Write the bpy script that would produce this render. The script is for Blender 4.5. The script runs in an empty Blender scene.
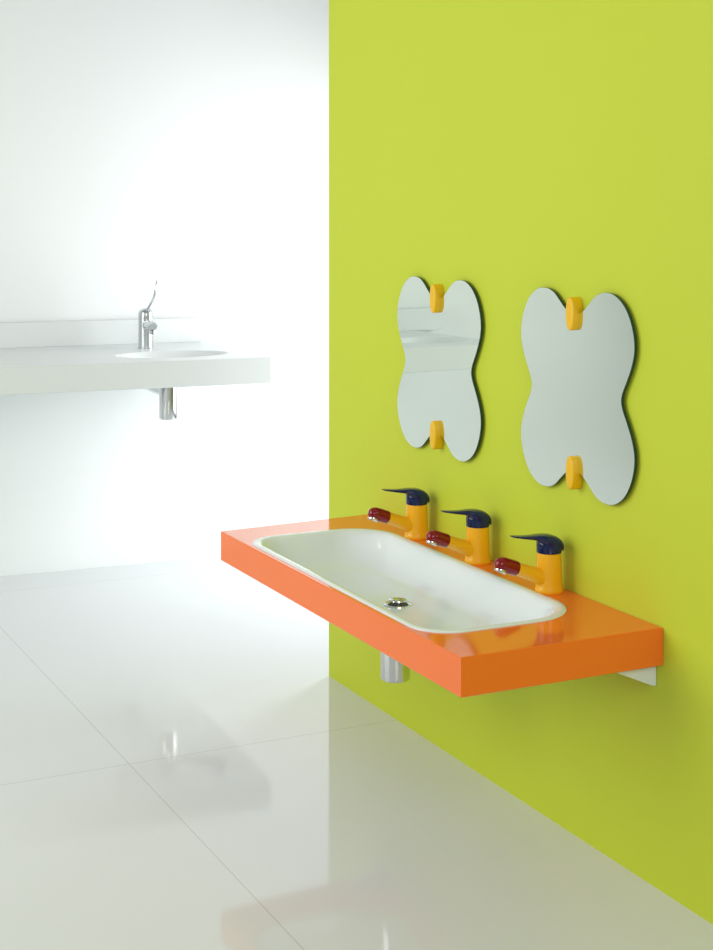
import bpy, bmesh, math, random
from mathutils import Vector, Matrix

S = bpy.context.scene
C = S.collection

# ---------------------------------------------------------------- camera
FPX = 1538.0
cam_d = bpy.data.cameras.new('camera')
cam = bpy.data.objects.new('camera', cam_d)
C.objects.link(cam)
cam.location = (-2.08, 0.0, 1.5)
cam.rotation_euler = (math.radians(90), 0, -math.atan2(0.439, 0.8986))
cam_d.sensor_fit = 'HORIZONTAL'
cam_d.sensor_width = 36.0
cam_d.lens = 36.0 * FPX / 713.0
cam_d.shift_x = 0.0
cam_d.shift_y = -(475.0 - 207.0) / 713.0      # rising front: horizon sits high in the frame
cam_d.clip_end = 60
S.camera = cam

# ---------------------------------------------------------------- light
S.view_settings.view_transform = 'Standard'
S.view_settings.look = 'None'
S.view_settings.exposure = 0.0
S.view_settings.gamma = 1.0
S.view_settings.use_curve_mapping = False

w = bpy.data.worlds.new('studio_world')
S.world = w
w.use_nodes = True
bg = w.node_tree.nodes['Background']
bg.inputs[0].default_value = (0.94, 0.96, 1.0, 1)
bg.inputs[1].default_value = 0.38


def area(name, loc, target, sx, sy, power, col=(1, 1, 1)):
    d = bpy.data.lights.new(name, 'AREA')
    d.shape = 'RECTANGLE'
    d.size = sx
    d.size_y = sy
    d.energy = power
    d.color = col
    o = bpy.data.objects.new(name, d)
    C.objects.link(o)
    o.location = loc
    v = Vector(target) - Vector(loc)
    o.rotation_euler = v.to_track_quat('-Z', 'Y').to_euler()
    return o


# softbox left of the scene, washing over the green partition and the orange front
area('key_softbox', (-3.5, 4.2, 2.0), (0, 3.1, 0.9), 2.8, 2.4, 76, (1.0, 0.99, 0.96))
# fill light added beside the camera, lifting the near end of the basin
area('front_fill', (-1.6, -0.9, 2.5), (-0.1, 3.0, 0.6), 1.8, 1.6, 47, (1.0, 0.97, 0.93))
# unseen softbox behind the partition, flooding the back wall
area('back_softbox', (1.25, 5.45, 1.0), (0.0, 6.05, 0.85), 1.0, 1.8, 38, (0.97, 0.99, 1.0))


# ---------------------------------------------------------------- materials
def srgb(r, g, b):
    def f(c):
        c /= 255.0
        return c / 12.92 if c <= 0.04045 else ((c + 0.055) / 1.055) ** 2.4
    return (f(r), f(g), f(b), 1)


def mat(name, col, rough=0.5, metal=0.0, coat=0.0, ior=1.5, noise=0.0, nscale=3.0, spec=0.5):
    m = bpy.data.materials.new(name)
    m.use_nodes = True
    nt = m.node_tree
    b = nt.nodes['Principled BSDF']
    b.inputs['Base Color'].default_value = col
    b.inputs['Roughness'].default_value = rough
    b.inputs['Metallic'].default_value = metal
    b.inputs['IOR'].default_value = ior
    b.inputs['Specular IOR Level'].default_value = spec
    b.inputs['Coat Weight'].default_value = coat
    b.inputs['Coat Roughness'].default_value = 0.03
    if noise > 0:
        tc = nt.nodes.new('ShaderNodeTexCoord')
        n = nt.nodes.new('ShaderNodeTexNoise')
        n.inputs['Scale'].default_value = nscale
        n.inputs['Detail'].default_value = 3
        mx = nt.nodes.new('ShaderNodeMix')
        mx.data_type = 'RGBA'
        mx.inputs[6].default_value = col
        mx.inputs[7].default_value = tuple(min(1, c * (1 - noise)) for c in col[:3]) + (1,)
        nt.links.new(tc.outputs['Object'], n.inputs['Vector'])
        nt.links.new(n.outputs['Fac'], mx.inputs[0])
        nt.links.new(mx.outputs[2], b.inputs['Base Color'])
    return m


M = {}
M['green'] = mat('lime_green_paint', srgb(198, 213, 58), 0.55, noise=0.03, nscale=1.2, spec=0.25)
M['white_wall'] = mat('white_paint', srgb(236, 240, 239), 0.7, noise=0.02, nscale=0.8, spec=0.2)
M['orange'] = mat('orange_gloss_laminate', srgb(250, 121, 42), 0.08, noise=0.015, nscale=2.0)
M['ceramic'] = mat('white_ceramic', srgb(229, 237, 238), 0.12, noise=0.01)
M['solid'] = mat('white_solid_surface', srgb(224, 229, 228), 0.35, noise=0.01)
M['chrome'] = mat('chrome', (0.70, 0.72, 0.73, 1), 0.06, metal=1, noise=0.01)
M['satin'] = mat('satin_chrome', (0.60, 0.63, 0.64, 1), 0.24, metal=1, noise=0.01)
M['dark'] = mat('drain_shadow_black', (0.02, 0.02, 0.02, 1), 0.5, noise=0.1)  # near-black colour for the shade inside the drain
M['yellow'] = mat('yellow_enamel', srgb(250, 184, 24), 0.22, noise=0.015)
M['yellow_clip'] = mat('yellow_plastic', srgb(240, 190, 8), 0.35, noise=0.015)
M['red'] = mat('dark_red_enamel', srgb(132, 0, 14), 0.12, noise=0.02)
M['blue'] = mat('navy_blue_enamel', srgb(0, 26, 80), 0.13, noise=0.02)
M['mirror'] = mat('silvered_glass', (0.86, 0.93, 0.88, 1), 0.015, metal=1, noise=0.005)
M['glass_edge'] = mat('green_glass_edge', srgb(8, 60, 45), 0.12, noise=0.1)
M['bracket'] = mat('white_powder_coat', srgb(225, 232, 236), 0.45, noise=0.01)


def floor_mat():
    m = bpy.data.materials.new('polished_white_floor_tile')
    m.use_nodes = True
    nt = m.node_tree
    b = nt.nodes['Principled BSDF']
    L = nt.links.new
    geo = nt.nodes.new('ShaderNodeNewGeometry')
    sep = nt.nodes.new('ShaderNodeSeparateXYZ')
    L(geo.outputs['Position'], sep.inputs[0])

    def seam(sock, off, size, half):
        a = nt.nodes.new('ShaderNodeMath'); a.operation = 'SUBTRACT'
        L(sock, a.inputs[0]); a.inputs[1].default_value = off
        p = nt.nodes.new('ShaderNodeMath'); p.operation = 'PINGPONG'
        L(a.outputs[0], p.inputs[0]); p.inputs[1].default_value = size / 2
        g = nt.nodes.new('ShaderNodeMath'); g.operation = 'LESS_THAN'
        L(p.outputs[0], g.inputs[0]); g.inputs[1].default_value = half
        return g.outputs[0]
    # the joint across the room and the joint along it
    s1 = seam(sep.outputs[0], -0.812, 1.2, 0.0012)
    s2 = seam(sep.outputs[1], 3.99, 2.0, 0.0014)
    mxx = nt.nodes.new('ShaderNodeMath'); mxx.operation = 'MAXIMUM'
    L(s1, mxx.inputs[0]); L(s2, mxx.inputs[1])
    n = nt.nodes.new('ShaderNodeTexNoise'); n.inputs['Scale'].default_value = 1.5
    L(geo.outputs['Position'], n.inputs['Vector'])
    c1 = nt.nodes.new('ShaderNodeMix'); c1.data_type = 'RGBA'
    c1.inputs[6].default_value = srgb(220, 223, 225)
    c1.inputs[7].default_value = srgb(216, 219, 221)
    L(n.outputs['Fac'], c1.inputs[0])
    c2 = nt.nodes.new('ShaderNodeMix'); c2.data_type = 'RGBA'
    L(mxx.outputs[0], c2.inputs[0]); L(c1.outputs[2], c2.inputs[6])
    c2.inputs[7].default_value = srgb(190, 194, 188)
    L(c2.outputs[2], b.inputs['Base Color'])
    b.inputs['Roughness'].default_value = 0.06
    b.inputs['IOR'].default_value = 1.5
    b.inputs['Specular IOR Level'].default_value = 0.26
    return m


M['floor'] = floor_mat()


# ---------------------------------------------------------------- helpers
def obj(name, bm, material, parent=None, smooth=None, bevel=0, mats=None):
    me = bpy.data.meshes.new(name)
    bmesh.ops.recalc_face_normals(bm, faces=bm.faces)
    bm.to_mesh(me)
    bm.free()
    for m in (mats or [material]):
        me.materials.append(m)
    o = bpy.data.objects.new(name, me)
    C.objects.link(o)
    if parent:
        o.parent = parent
    if smooth is not None:
        for p in me.polygons:
            p.use_smooth = True
        me.set_sharp_from_angle(angle=math.radians(smooth))
    if bevel:
        b = o.modifiers.new('bevel', 'BEVEL')
        b.width = bevel
        b.segments = 3
        b.limit_method = 'ANGLE'
        b.angle_limit = math.radians(35)
    return o


def thing(name, label, cat, loc=(0, 0, 0), rotz=0, group=None):
    o = bpy.data.objects.new(name, None)
    o.empty_display_size = 0.05
    C.objects.link(o)
    o.location = loc
    o.rotation_euler = (0, 0, rotz)
    o['label'] = label
    o['category'] = cat
    if group:
        o['group'] = group
    return o


def box(bm, x0, x1, y0, y1, z0, z1):
    vs = [bm.verts.new((x, y, z)) for x in (x0, x1) for y in (y0, y1) for z in (z0, z1)]
    for f in ((0, 1, 3, 2), (4, 6, 7, 5), (0, 4, 5, 1), (2, 3, 7, 6), (0, 2, 6, 4), (1, 5, 7, 3)):
        bm.faces.new([vs[i] for i in f])


def structure(name, bm, material):
    o = obj(name, bm, material)
    o['kind'] = 'structure'
    return o


def loft(bm, rings, cap0=True, cap1=True):
    """rings: lists of 3-D points, all the same length"""
    prev = None
    first = None
    for r in rings:
        vs = [bm.verts.new(p) for p in r]
        if prev:
            n = len(vs)
            for i in range(n):
                bm.faces.new((prev[i], prev[(i + 1) % n], vs[(i + 1) % n], vs[i]))
        else:
            first = vs
        prev = vs
    if cap0:
        bm.faces.new(first[::-1])
    if cap1:
        bm.faces.new(prev)
    return first, prev


def lathe(bm, prof, n=40, mtx=None, cap0=True, cap1=True):
    rings = []
    for r, z in prof:
        ring = []
        for i in range(n):
            a = 2 * math.pi * i / n
            p = Vector((r * math.cos(a), r * math.sin(a), z))
            ring.append(mtx @ p if mtx else p)
        rings.append(ring)
    return loft(bm, rings, cap0, cap1)


def axis_matrix(p0, direction):
    q = Vector(direction).normalized().to_track_quat('Z', 'X')
    return Matrix.Translation(Vector(p0)) @ q.to_matrix().to_4x4()


def rrect(cx, cy, a, b, r0, z, k=14, back=1.0, front=1.0):
    """rounded rectangle ring, half sizes a (x) and b (y); quarter arcs then straight runs"""
    pts = []
    for q, (sx, sy) in enumerate(((1, 1), (-1, 1), (-1, -1), (1, -1))):
        r = r0 * (back if sx > 0 else front)
        ccx, ccy = cx + sx * (a - r), cy + sy * (b - r)
        for i in range(k + 1):
            t = math.pi / 2 * (q + i / k)
            pts.append((ccx + r * math.cos(t), ccy + r * math.sin(t), z))
        # subdivide the straight run to the next corner
        nx = ((-1, 1), (-1, -1), (1, -1), (1, 1))[q]
        t = math.pi / 2 * (q + 1)
        rn = r0 * (back if nx[0] > 0 else front)
        e = (cx + nx[0] * (a - rn) + rn * math.cos(t), cy + nx[1] * (b - rn) + rn * math.sin(t))
        s = pts[-1]
        for i in range(1, 8):
            f = i / 8
            pts.append((s[0] + (e[0] - s[0]) * f, s[1] + (e[1] - s[1]) * f, z))
    return pts


def tube(bm, path, radii, n=20, flat=None):
    """sweep a circle (or ellipse: flat = width factor) along a path"""
    rings = []
    for i, p in enumerate(path):
        p = Vector(p)
        a = Vector(path[max(0, i - 1)])
        b = Vector(path[min(len(path) - 1, i + 1)])
        d = (b - a).normalized()
        side = d.cross(Vector((0, 0, 1)))
        if side.length < 1e-4:
            side = Vector((1, 0, 0))
        side.normalize()
        up = side.cross(d).normalized()
        r = radii[i] if isinstance(radii, (list, tuple)) else radii
        rw, rh = r if isinstance(r, tuple) else (r, r)
        rings.append([p + side * (rw * math.cos(2 * math.pi * k / n)) + up * (rh * math.sin(2 * math.pi * k / n)) for k in range(n)])
    return loft(bm, rings)


# ---------------------------------------------------------------- the setting
bm = bmesh.new(); box(bm, -6.5, 3.6, -2.5, 8.4, -0.1, 0)
structure('floor', bm, M['floor'])

WALL_END = 4.459
bm = bmesh.new(); box(bm, 0, 0.12, -2.5, WALL_END, 0, 3.6)
structure('wall_right', bm, M['green'])

# the back wall and everything on it share one slightly turned frame
BX, BY, BROT = 0.313, 5.678, math.radians(-4.0)


def back(u, v):
    """u to the right along the back counter, v into the wall"""
    c, s = math.cos(BROT), math.sin(BROT)
    return (BX + c * u - s * v, BY + s * u + c * v)


VW = 0.86
bm = bmesh.new()
prof = [(VW, 3.6), (VW + 0.12, 3.6), (VW + 0.12, 0.0), (VW - 0.36, 0.0), (VW - 0.36, 0.0012)]
for i in range(1, 17):            # coved foot, as in a photo studio
    a = math.pi / 2 * i / 16
    prof.append((VW - 0.36 + 0.36 * math.sin(a), 0.0012 + 0.36 * (1 - math.cos(a))))
loft(bm, [[(u, v, z) for v, z in prof] for u in (-6.0, 3.6)])
bmesh.ops.transform(bm, matrix=Matrix.Translation((BX, BY, 0)) @ Matrix.Rotation(BROT, 4, 'Z'), verts=bm.verts)
wbk = structure('wall_back', bm, M['white_wall'])
for p in wbk.data.polygons:
    p.use_smooth = True
wbk.data.set_sharp_from_angle(angle=math.radians(30))

# ---------------------------------------------------------------- adult counter at the back
cnt = thing('washbasin_counter', 'long white solid-surface counter with sunken oval basin against the white back wall', 'washbasin',
            (BX, BY, 0.9), BROT)
CL, CD, CT = 1.85, VW - 0.004, 0.105


def ellipse(cx, cy, a, b, z, n=56):
    return [(cx + a * math.cos(2 * math.pi * i / n), cy + b * math.sin(2 * math.pi * i / n), z) for i in range(n)]


def slab_with_holes(x0, x1, y0, y1, z0, z1, holes_top, ch=0.003):
    """a slab whose top and bottom have the given holes (lists of xy rings); returns bmesh"""
    bm = bmesh.new()

    def rect(i, z):
        return [(x0 + i, y0 + i, z), (x1 - i, y0 + i, z), (x1 - i, y1 - i, z), (x0 + i, y1 - i, z)]
    a, b = loft(bm, [rect(ch, z0), rect(0, z0 + ch), rect(0, z1 - ch), rect(ch, z1)], False, False)

    def cyc(vs):
        return [bm.edges.get((vs[i], vs[(i + 1) % len(vs)])) or bm.edges.new((vs[i], vs[(i + 1) % len(vs)])) for i in range(len(vs))]
    et, eb = cyc(b), cyc(a)
    for h in holes_top:
        top = [bm.verts.new((p[0], p[1], z1)) for p in h]
        bot = [bm.verts.new((p[0], p[1], z0)) for p in h]
        n = len(top)
        et += cyc(top)
        eb += cyc(bot)
        for i in range(n):
            bm.faces.new((top[i], top[(i + 1) % n], bot[(i + 1) % n], bot[i]))
    bmesh.ops.triangle_fill(bm, edges=et, use_beauty=True, use_dissolve=False)
    bmesh.ops.triangle_fill(bm, edges=eb, use_beauty=True, use_dissolve=False)
    return bm


oval = [(-0.335, 0.265, 0.235, 0.150), (-1.63, 0.30, 0.19, 0.16)]
bm = slab_with_holes(-CL, 0, 0, CD, -CT, 0, [ellipse(*o, 0) for o in oval])
obj('countertop', bm, M['solid'], cnt, smooth=30)
for o4 in oval:
    cx, cy, a, b = o4
    bm = bmesh.new()
    prof = [(1.0, 0.0), (0.985, -0.004), (0.96, -0.018), (0.90, -0.045), (0.78, -0.072), (0.55, -0.088), (0.25, -0.096), (0.10, -0.098)]
    inner = [ellipse(cx, cy, a * s, b * s, z) for s, z in prof]
    outer = [ellipse(cx, cy, a * min(1, s + 0.02), b * min(1, s + 0.02), z - 0.010) for s, z in prof[::-1]][:-2]
    loft(bm, inner + outer, False, False)
    bw = obj('basin_bowl', bm, M['solid'], cnt, smooth=60)
    bm = bmesh.new()
    lathe(bm, [(0.026, -0.097), (0.026, -0.093), (0.020, -0.090)], 28, Matrix.Translation((cx, cy, 0)))
    obj('drain', bm, M['chrome'], bw, smooth=40)
bm = bmesh.new(); box(bm, -2.02, -0.06, CD - 0.07, CD, 0.0, 0.105)
bs = obj('backsplash', bm, M['solid'], None, bevel=0.0015)
bs.location = (BX, BY, 0.9001); bs.rotation_euler = (0, 0, BROT)
bs['label'] = 'long low white upstand along the wall behind the white counter'
bs['category'] = 'backsplash'


def bottle_trap(parent, x, y, z_top, z_bot, r, wall_dir, wall_dist, rosette=True):
    t = bmesh.new()
    lathe(t, [(r - 0.004, z_bot), (r - 0.0015, z_bot + 0.0015), (r, z_bot + 0.005), (r, z_top - 0.004), (r - 0.004, z_top)], 48, Matrix.Translation((x, y, 0)))
    tr = obj('bottle_trap', t, M['chrome'], parent, smooth=35)
    t = bmesh.new()
    d = Vector(wall_dir).normalized()
    z = z_top - 0.054
    m = axis_matrix((x + d.x * (r - 0.006), y + d.y * (r - 0.006), z), d)
    lathe(t, [(0.0180, 0), (0.0180, wall_dist - r)], 28, m)
    obj('outlet_pipe', t, M['chrome'], tr, smooth=35)
    t = bmesh.new()
    m = axis_matrix((x + d.x * (wall_dist - 0.008), y + d.y * (wall_dist - 0.008), z), d)
    lathe(t, [(0.018, 0), (0.030, 0.002), (0.033, 0.008)], 32, m)
    obj('wall_rosette', t, M['chrome'], tr, smooth=35)
    return tr


# trap under the back counter (its own frame: x along, y towards the wall)
bottle_trap(cnt, -0.350, 0.265, -0.112, -0.264, 0.038, (0, 1, 0), CD + 0.003 - 0.265)

# ---------------------------------------------------------------- chrome mixer on the back counter
fx = thing('mixer_tap', 'chrome lever mixer tap standing on the white counter at the back', 'tap', (*back(-0.368, 0.565), 0.9), BROT)
bm = bmesh.new()
lathe(bm, [(0.034, 0.0), (0.034, 0.002), (0.032, 0.004), (0.032, 0.135), (0.032, 0.148), (0.029, 0.158), (0.021, 0.166), (0.008, 0.170)], 44)
obj('body', bm, M['satin'], fx, smooth=35)
bm = bmesh.new()
tube(bm, [(0, -0.018, 0.098), (0, -0.07, 0.103), (0, -0.12, 0.103), (0, -0.128, 0.102)], [0.021, 0.0205, 0.020, 0.016], 28)
sp = obj('spout', bm, M['chrome'], fx, smooth=40)
bm = bmesh.new()
lathe(bm, [(0.013, 0.0), (0.013, -0.016), (0.010, -0.018)], 24, Matrix.Translation((0, -0.112, 0.084)))
obj('aerator', bm, M['chrome'], sp, smooth=40)
bm = bmesh.new()
tube(bm, [(0, -0.012, 0.150), (0.003, -0.036, 0.176), (0.009, -0.064, 0.200), (0.015, -0.086, 0.226), (0.018, -0.095, 0.254), (0.019, -0.096, 0.280), (0.019, -0.094, 0.296)],
     [(0.008, 0.007), (0.0065, 0.005), (0.006, 0.0045), (0.0065, 0.004), (0.007, 0.0035), (0.007, 0.003), (0.004, 0.002)], 16)
obj('lever', bm, M['chrome'], fx, smooth=50)

# ---------------------------------------------------------------- orange wall-hung washbasin
X0, X1, Y0, Y1 = -0.510, -0.001, 2.728, 4.113
ZT, ZB = 0.580, 0.497
CX, CY = (-0.498 - 0.084) / 2, (2.884 + 3.962) / 2
HA, HB = (0.498 - 0.084) / 2, (3.962 - 2.884) / 2
wb = thing('washbasin', 'orange wall-hung slab washbasin with long white sunken bowl on the green wall', 'washbasin', (0, CY, ZB))
off = Vector((0, -CY, -ZB))


def local(bm):
    bmesh.ops.translate(bm, verts=bm.verts, vec=off)
    return bm


hole = rrect(CX, CY, HA - 0.004, HB - 0.004, 0.091, 0, 14, 1.45, 1.0)
bm = slab_with_holes(X0, X1, Y0, Y1, ZB, ZT, [hole], 0.0018)
for v in bm.verts:                # the far end is cut slightly out of square
    if v.co.y > 4.05:
        v.co.y += -0.022 + 0.036 * (v.co.x - X0) / 0.5
obj('countertop', local(bm), M['orange'], wb, smooth=25)

bm = bmesh.new()
rings = []
prof = [(0.000, 0.5802, .095), (0.0008, 0.5822, .095), (0.003, 0.5835, .093), (0.012, 0.5833, .087), (0.019, 0.5822, .083), (0.0240, 0.579, .081),
        (0.029, 0.570, .082), (0.036, 0.550, .084), (0.045, 0.528, .086), (0.057, 0.511, .086), (0.075, 0.4985, .086), (0.10, 0.492, .080), (0.135, 0.4885, .06), (0.170, 0.4865, .035), (0.190, 0.486, .02)]
END = 1.7       # the two short ends of the bowl slope more gently
for ins, z, r in prof:
    e = ins if ins < 0.0241 else 0.024 + (ins - 0.024) * END
    rings.append(rrect(CX, CY, HA - ins, HB - e, min(r, (HA - ins) / 1.5), z, 14, 1.45, 1.0))
# flat well at the drain
last = rings[-1]
f, l = loft(bm, rings, False, True)
# underside shell of the bowl
out = []
for ins, z, r in [(0.000, 0.5802, .095), (0.006, 0.575, .09), (0.012, 0.505, .08), (0.04, 0.487, .07), (0.185, 0.478, .025)]:
    out.append(rrect(CX, CY, HA - ins, HB - ins, min(r, (HA - ins) / 1.5), z, 14, 1.45, 1.0))
bmu = bm
loft(bmu, out, False, True)
bmesh.ops.remove_doubles(bmu, verts=bmu.verts, dist=1e-5)
bowl = obj('basin_bowl', local(bmu), M['ceramic'], wb, smooth=60)

DX, DY = -0.265, 3.474
bm = bmesh.new()
T = Matrix.Translation((DX, DY, 0.486))
lathe(bm, [(0.037, 0.0), (0.036, 0.003), (0.033, 0.0045), (0.029, 0.0035), (0.027, 0.0012)], 48, T)
obj('drain_flange', local(bm), M['chrome'], bowl, smooth=40)
bm = bmesh.new()
lathe(bm, [(0.0075, 0.001), (0.0075, 0.010), (0.0235, 0.0105), (0.0245, 0.012), (0.0235, 0.0145), (0.017, 0.0175), (0.008, 0.019), (0.002, 0.0193)], 48, T)
obj('drain_plug', local(bm), M['chrome'], bowl, smooth=40)
bm = bmesh.new()
lathe(bm, [(0.0268, 0.0006), (0.0268, 0.0014)], 40, T)
obj('drain_shadow_disc', local(bm), M['dark'], bowl, smooth=40)  # black disc stands in for the shade beneath the plug

tr = bottle_trap(wb, -0.284, 3.452 - CY, 0.4775 - ZB, 0.306 - ZB, 0.0375, (1, 0, 0), 0.283)


def bracket(y):
    bm = bmesh.new()
    pts = [(-0.001, ZB), (-0.001, 0.447), (-0.010, 0.447), (-0.120, 0.4945), (-0.120, ZB)]
    rings = [[(x, yy, z) for x, z in pts] for yy in (y, y + 0.022)]
    loft(bm, rings)
    return obj('support_bracket', local(bm), M['bracket'], wb, bevel=0.001)


bracket(2.752)
bracket(4.055)


# ---------------------------------------------------------------- yellow taps
def kids_tap(y, label):
    t = thing('tap', label, 'tap', (-0.0495, y, ZT), 0, 'yellow taps along the back of the orange basin')
    bm = bmesh.new()
    lathe(bm, [(0.0335, 0.0), (0.0345, 0.0015), (0.0345, 0.006), (0.0335, 0.011), (0.0318, 0.018), (0.0312, 0.03), (0.0303, 0.055), (0.0295, 0.0865), (0.0285, 0.0935)], 56)
    obj('body', bm, M['yellow'], t, smooth=35)
    # spout leaves the body towards the room and rises
    ang = math.radians(21.5)
    d = Vector((-math.cos(ang), 0, math.sin(ang)))
    s = Vector((-0.004, 0, 0.0295))
    bm = bmesh.new()
    path = [s + d * k for k in (0, 0.012, 0.022, 0.035, 0.055, 0.08, 0.098)]
    tube(bm, path, [(0.0225, 0.023), (0.0218, 0.0225), (0.0200, 0.0208), (0.0178, 0.0185), (0.0166, 0.0172), (0.0158, 0.0160), (0.0155, 0.0157)], 36)
    spout = obj('spout', bm, M['yellow'], t, smooth=50)
    bm = bmesh.new()
    ks = [0.094, 0.0945, 0.097, 0.12, 0.135, 0.143, 0.149, 0.1525, 0.1545]
    rr = [0.0158, 0.0172, 0.0180, 0.0182, 0.0176, 0.0160, 0.0130, 0.0085, 0.003]
    cd = Vector((-math.cos(ang * 0.9), 0, math.sin(ang * 0.9)))
    base = s + d * 0.094
    tube(bm, [base + cd * (k - 0.094) * 1.02 + Vector((0, 0, -max(0, k - .135) * 0.25)) for k in ks], rr, 36)
    obj('spout_cap', bm, M['red'], spout, smooth=60)
    bm = bmesh.new()
    tip = base + cd * 0.0435 + Vector((0, 0, -0.007))
    m = axis_matrix(tip, (-0.40, 0, -0.9))
    lathe(bm, [(0.0130, 0), (0.0142, 0.006), (0.0142, 0.0120), (0.0130, 0.0135), (0.0112, 0.0132), (0.0105, 0.009)], 32, m)
    obj('aerator', bm, M['chrome'], spout, smooth=40)
    # navy handle: drum with a rounded back flowing into a thin blade
    bm = bmesh.new()
    lathe(bm, [(0.0275, 0.0935), (0.0300, 0.0945), (0.0302, 0.097), (0.0305, 0.110), (0.0302, 0.117), (0.0280, 0.124)], 48)
    # shell lofted along x: (x, half width, z bottom, z top)
    secs = [(0.0345, 0.006, 0.096, 0.101), (0.0335, 0.014, 0.094, 0.110), (0.0300, 0.0195, 0.0955, 0.118), (0.0235, 0.0245, 0.098, 0.126), (0.0145, 0.0285, 0.1, 0.1325),
            (0.004, 0.0305, 0.1, 0.1365), (-0.008, 0.0302, 0.104, 0.1382), (-0.020, 0.0278, 0.112, 0.1388), (-0.029, 0.0240, 0.1200, 0.1390),
            (-0.036, 0.0205, 0.1265, 0.1388), (-0.046, 0.0175, 0.1275, 0.1388), (-0.060, 0.0155, 0.1300, 0.1392), (-0.076, 0.0145, 0.1330, 0.1402),
            (-0.092, 0.0130, 0.1362, 0.1418), (-0.102, 0.0105, 0.1382, 0.1428), (-0.107, 0.0065, 0.1407, 0.1430), (-0.1085, 0.0025, 0.1413, 0.1428)]
    n = 28
    rings = []
    for x, hw, zb, zt in secs:
        zc, hh = (zb + zt) / 2, (zt - zb) / 2
        ring = []
        for i in range(n):
            a = 2 * math.pi * i / n
            ca, sa = math.cos(a), math.sin(a)
            e = 0.72
            ring.append((x, hw * math.copysign(abs(ca) ** e, ca), zc + hh * math.copysign(abs(sa) ** e, sa)))
        rings.append(ring)
    loft(bm, rings)
    obj('lever_handle', bm, M['blue'], t, smooth=50)
    return t


tap = kids_tap(3.106, 'yellow tap with navy lever nearest the right end of the orange basin')


def dup(root, loc, label):
    r = root.copy(); C.objects.link(r); r.location = loc; r['label'] = label
    for ch in list(root.children):
        c = ch.copy(); C.objects.link(c); c.parent = r
        for g in list(ch.children):
            e = g.copy(); C.objects.link(e); e.parent = c
    return r


dup(tap, (-0.0495, 3.441, ZT), 'middle yellow tap with navy lever, standing between the other two on the orange basin')
dup(tap, (-0.0495, 3.774, ZT), 'yellow tap with navy lever at the far left end of the orange basin')

# ---------------------------------------------------------------- wavy mirrors
half = [(0.0, 0.190), (0.018, 0.1915), (0.036, 0.1975), (0.058, 0.214), (0.084, 0.234), (0.108, 0.2435), (0.132, 0.2460), (0.158, 0.2425), (0.185, 0.229), (0.205, 0.211),
        (0.222, 0.185), (0.233, 0.155), (0.2365, 0.128), (0.233, 0.103), (0.223, 0.076), (0.207, 0.046), (0.192, 0.020), (0.1865, 0.0)]
quad = half + [(x, -z) for x, z in half[-2::-1]]
outline = quad + [(-x, z) for x, z in quad[-2:0:-1]]


def catmull(pts, k=4):
    n = len(pts)
    res = []
    for i in range(n):
        p = [Vector(pts[(i + j - 1) % n]) for j in range(4)]
        for s in range(k):
            t = s / k
            res.append(0.5 * ((2 * p[1]) + (-p[0] + p[2]) * t + (2 * p[0] - 5 * p[1] + 4 * p[2] - p[3]) * t * t + (-p[0] + 3 * p[1] - 3 * p[2] + p[3]) * t ** 3))
    return res


def wall_mirror(y, label):
    t = thing('wall_mirror', label, 'mirror', (0, y, 1.06), 0, 'wavy mirrors on the green wall')
    pts = [Vector((p[0], p[1] * 0.986)) for p in catmull(outline)]
    bm = bmesh.new()
    # built in (x out of the wall, y along, z up)
    n = len(pts)
    fr = [bm.verts.new((-0.0135, p.x, p.y)) for p in pts]
    f2 = [bm.verts.new((-0.0130, p.x * 1.002, p.y * 1.002)) for p in pts]
    bk = [bm.verts.new((-0.0060, p.x * 1.002, p.y * 1.002)) for p in pts]
    face = bm.faces.new(fr)
    fb = bm.faces.new(bk[::-1])
    fb.material_index = 1
    for a, b in ((fr, f2), (f2, bk)):
        for i in range(n):
            q = bm.faces.new((a[i], a[(i + 1) % n], b[(i + 1) % n], b[i]))
            q.material_index = 1
    bmesh.ops.delete(bm, geom=[face, fb], context='FACES_ONLY')
    for vs, mi in ((fr, 0), (bk, 1)):
        ed = [bm.edges.get((vs[i], vs[(i + 1) % n])) for i in range(n)]
        g = bmesh.ops.triangle_fill(bm, edges=ed, use_beauty=True, use_dissolve=False)
        for q in g['geom']:
            if isinstance(q, bmesh.types.BMFace):
                q.material_index = mi
    obj('mirror_glass', bm, None, t, mats=[M['mirror'], M['glass_edge']])
    for z in (0.187, -0.190):
        bm = bmesh.new()
        rings = []
        W, H = 0.0168, 0.0395
        for ins, x in ((0.0, -0.0005), (0.0, -0.0255), (0.0008, -0.0275), (0.0025, -0.0287), (0.006, -0.0292)):
            ring = []
            for q in range(40):      # lozenge outline, blunt oval ends
                a = 2 * math.pi * q / 40
                ca, sa = math.cos(a), math.sin(a)
                ring.append((x, (W - ins) * math.copysign(abs(ca) ** 0.82, ca), (H - ins) * math.copysign(abs(sa) ** 1.0, sa) + z))
            rings.append(ring)
        loft(bm, rings)
        obj('mirror_clip', bm, M['yellow_clip'], t, smooth=45)
    return t


wall_mirror(3.723, 'wavy four-lobed mirror with yellow clips, the left one nearer the wall end')
wall_mirror(3.052, 'wavy four-lobed mirror with yellow clips, the right one above the nearest yellow tap')
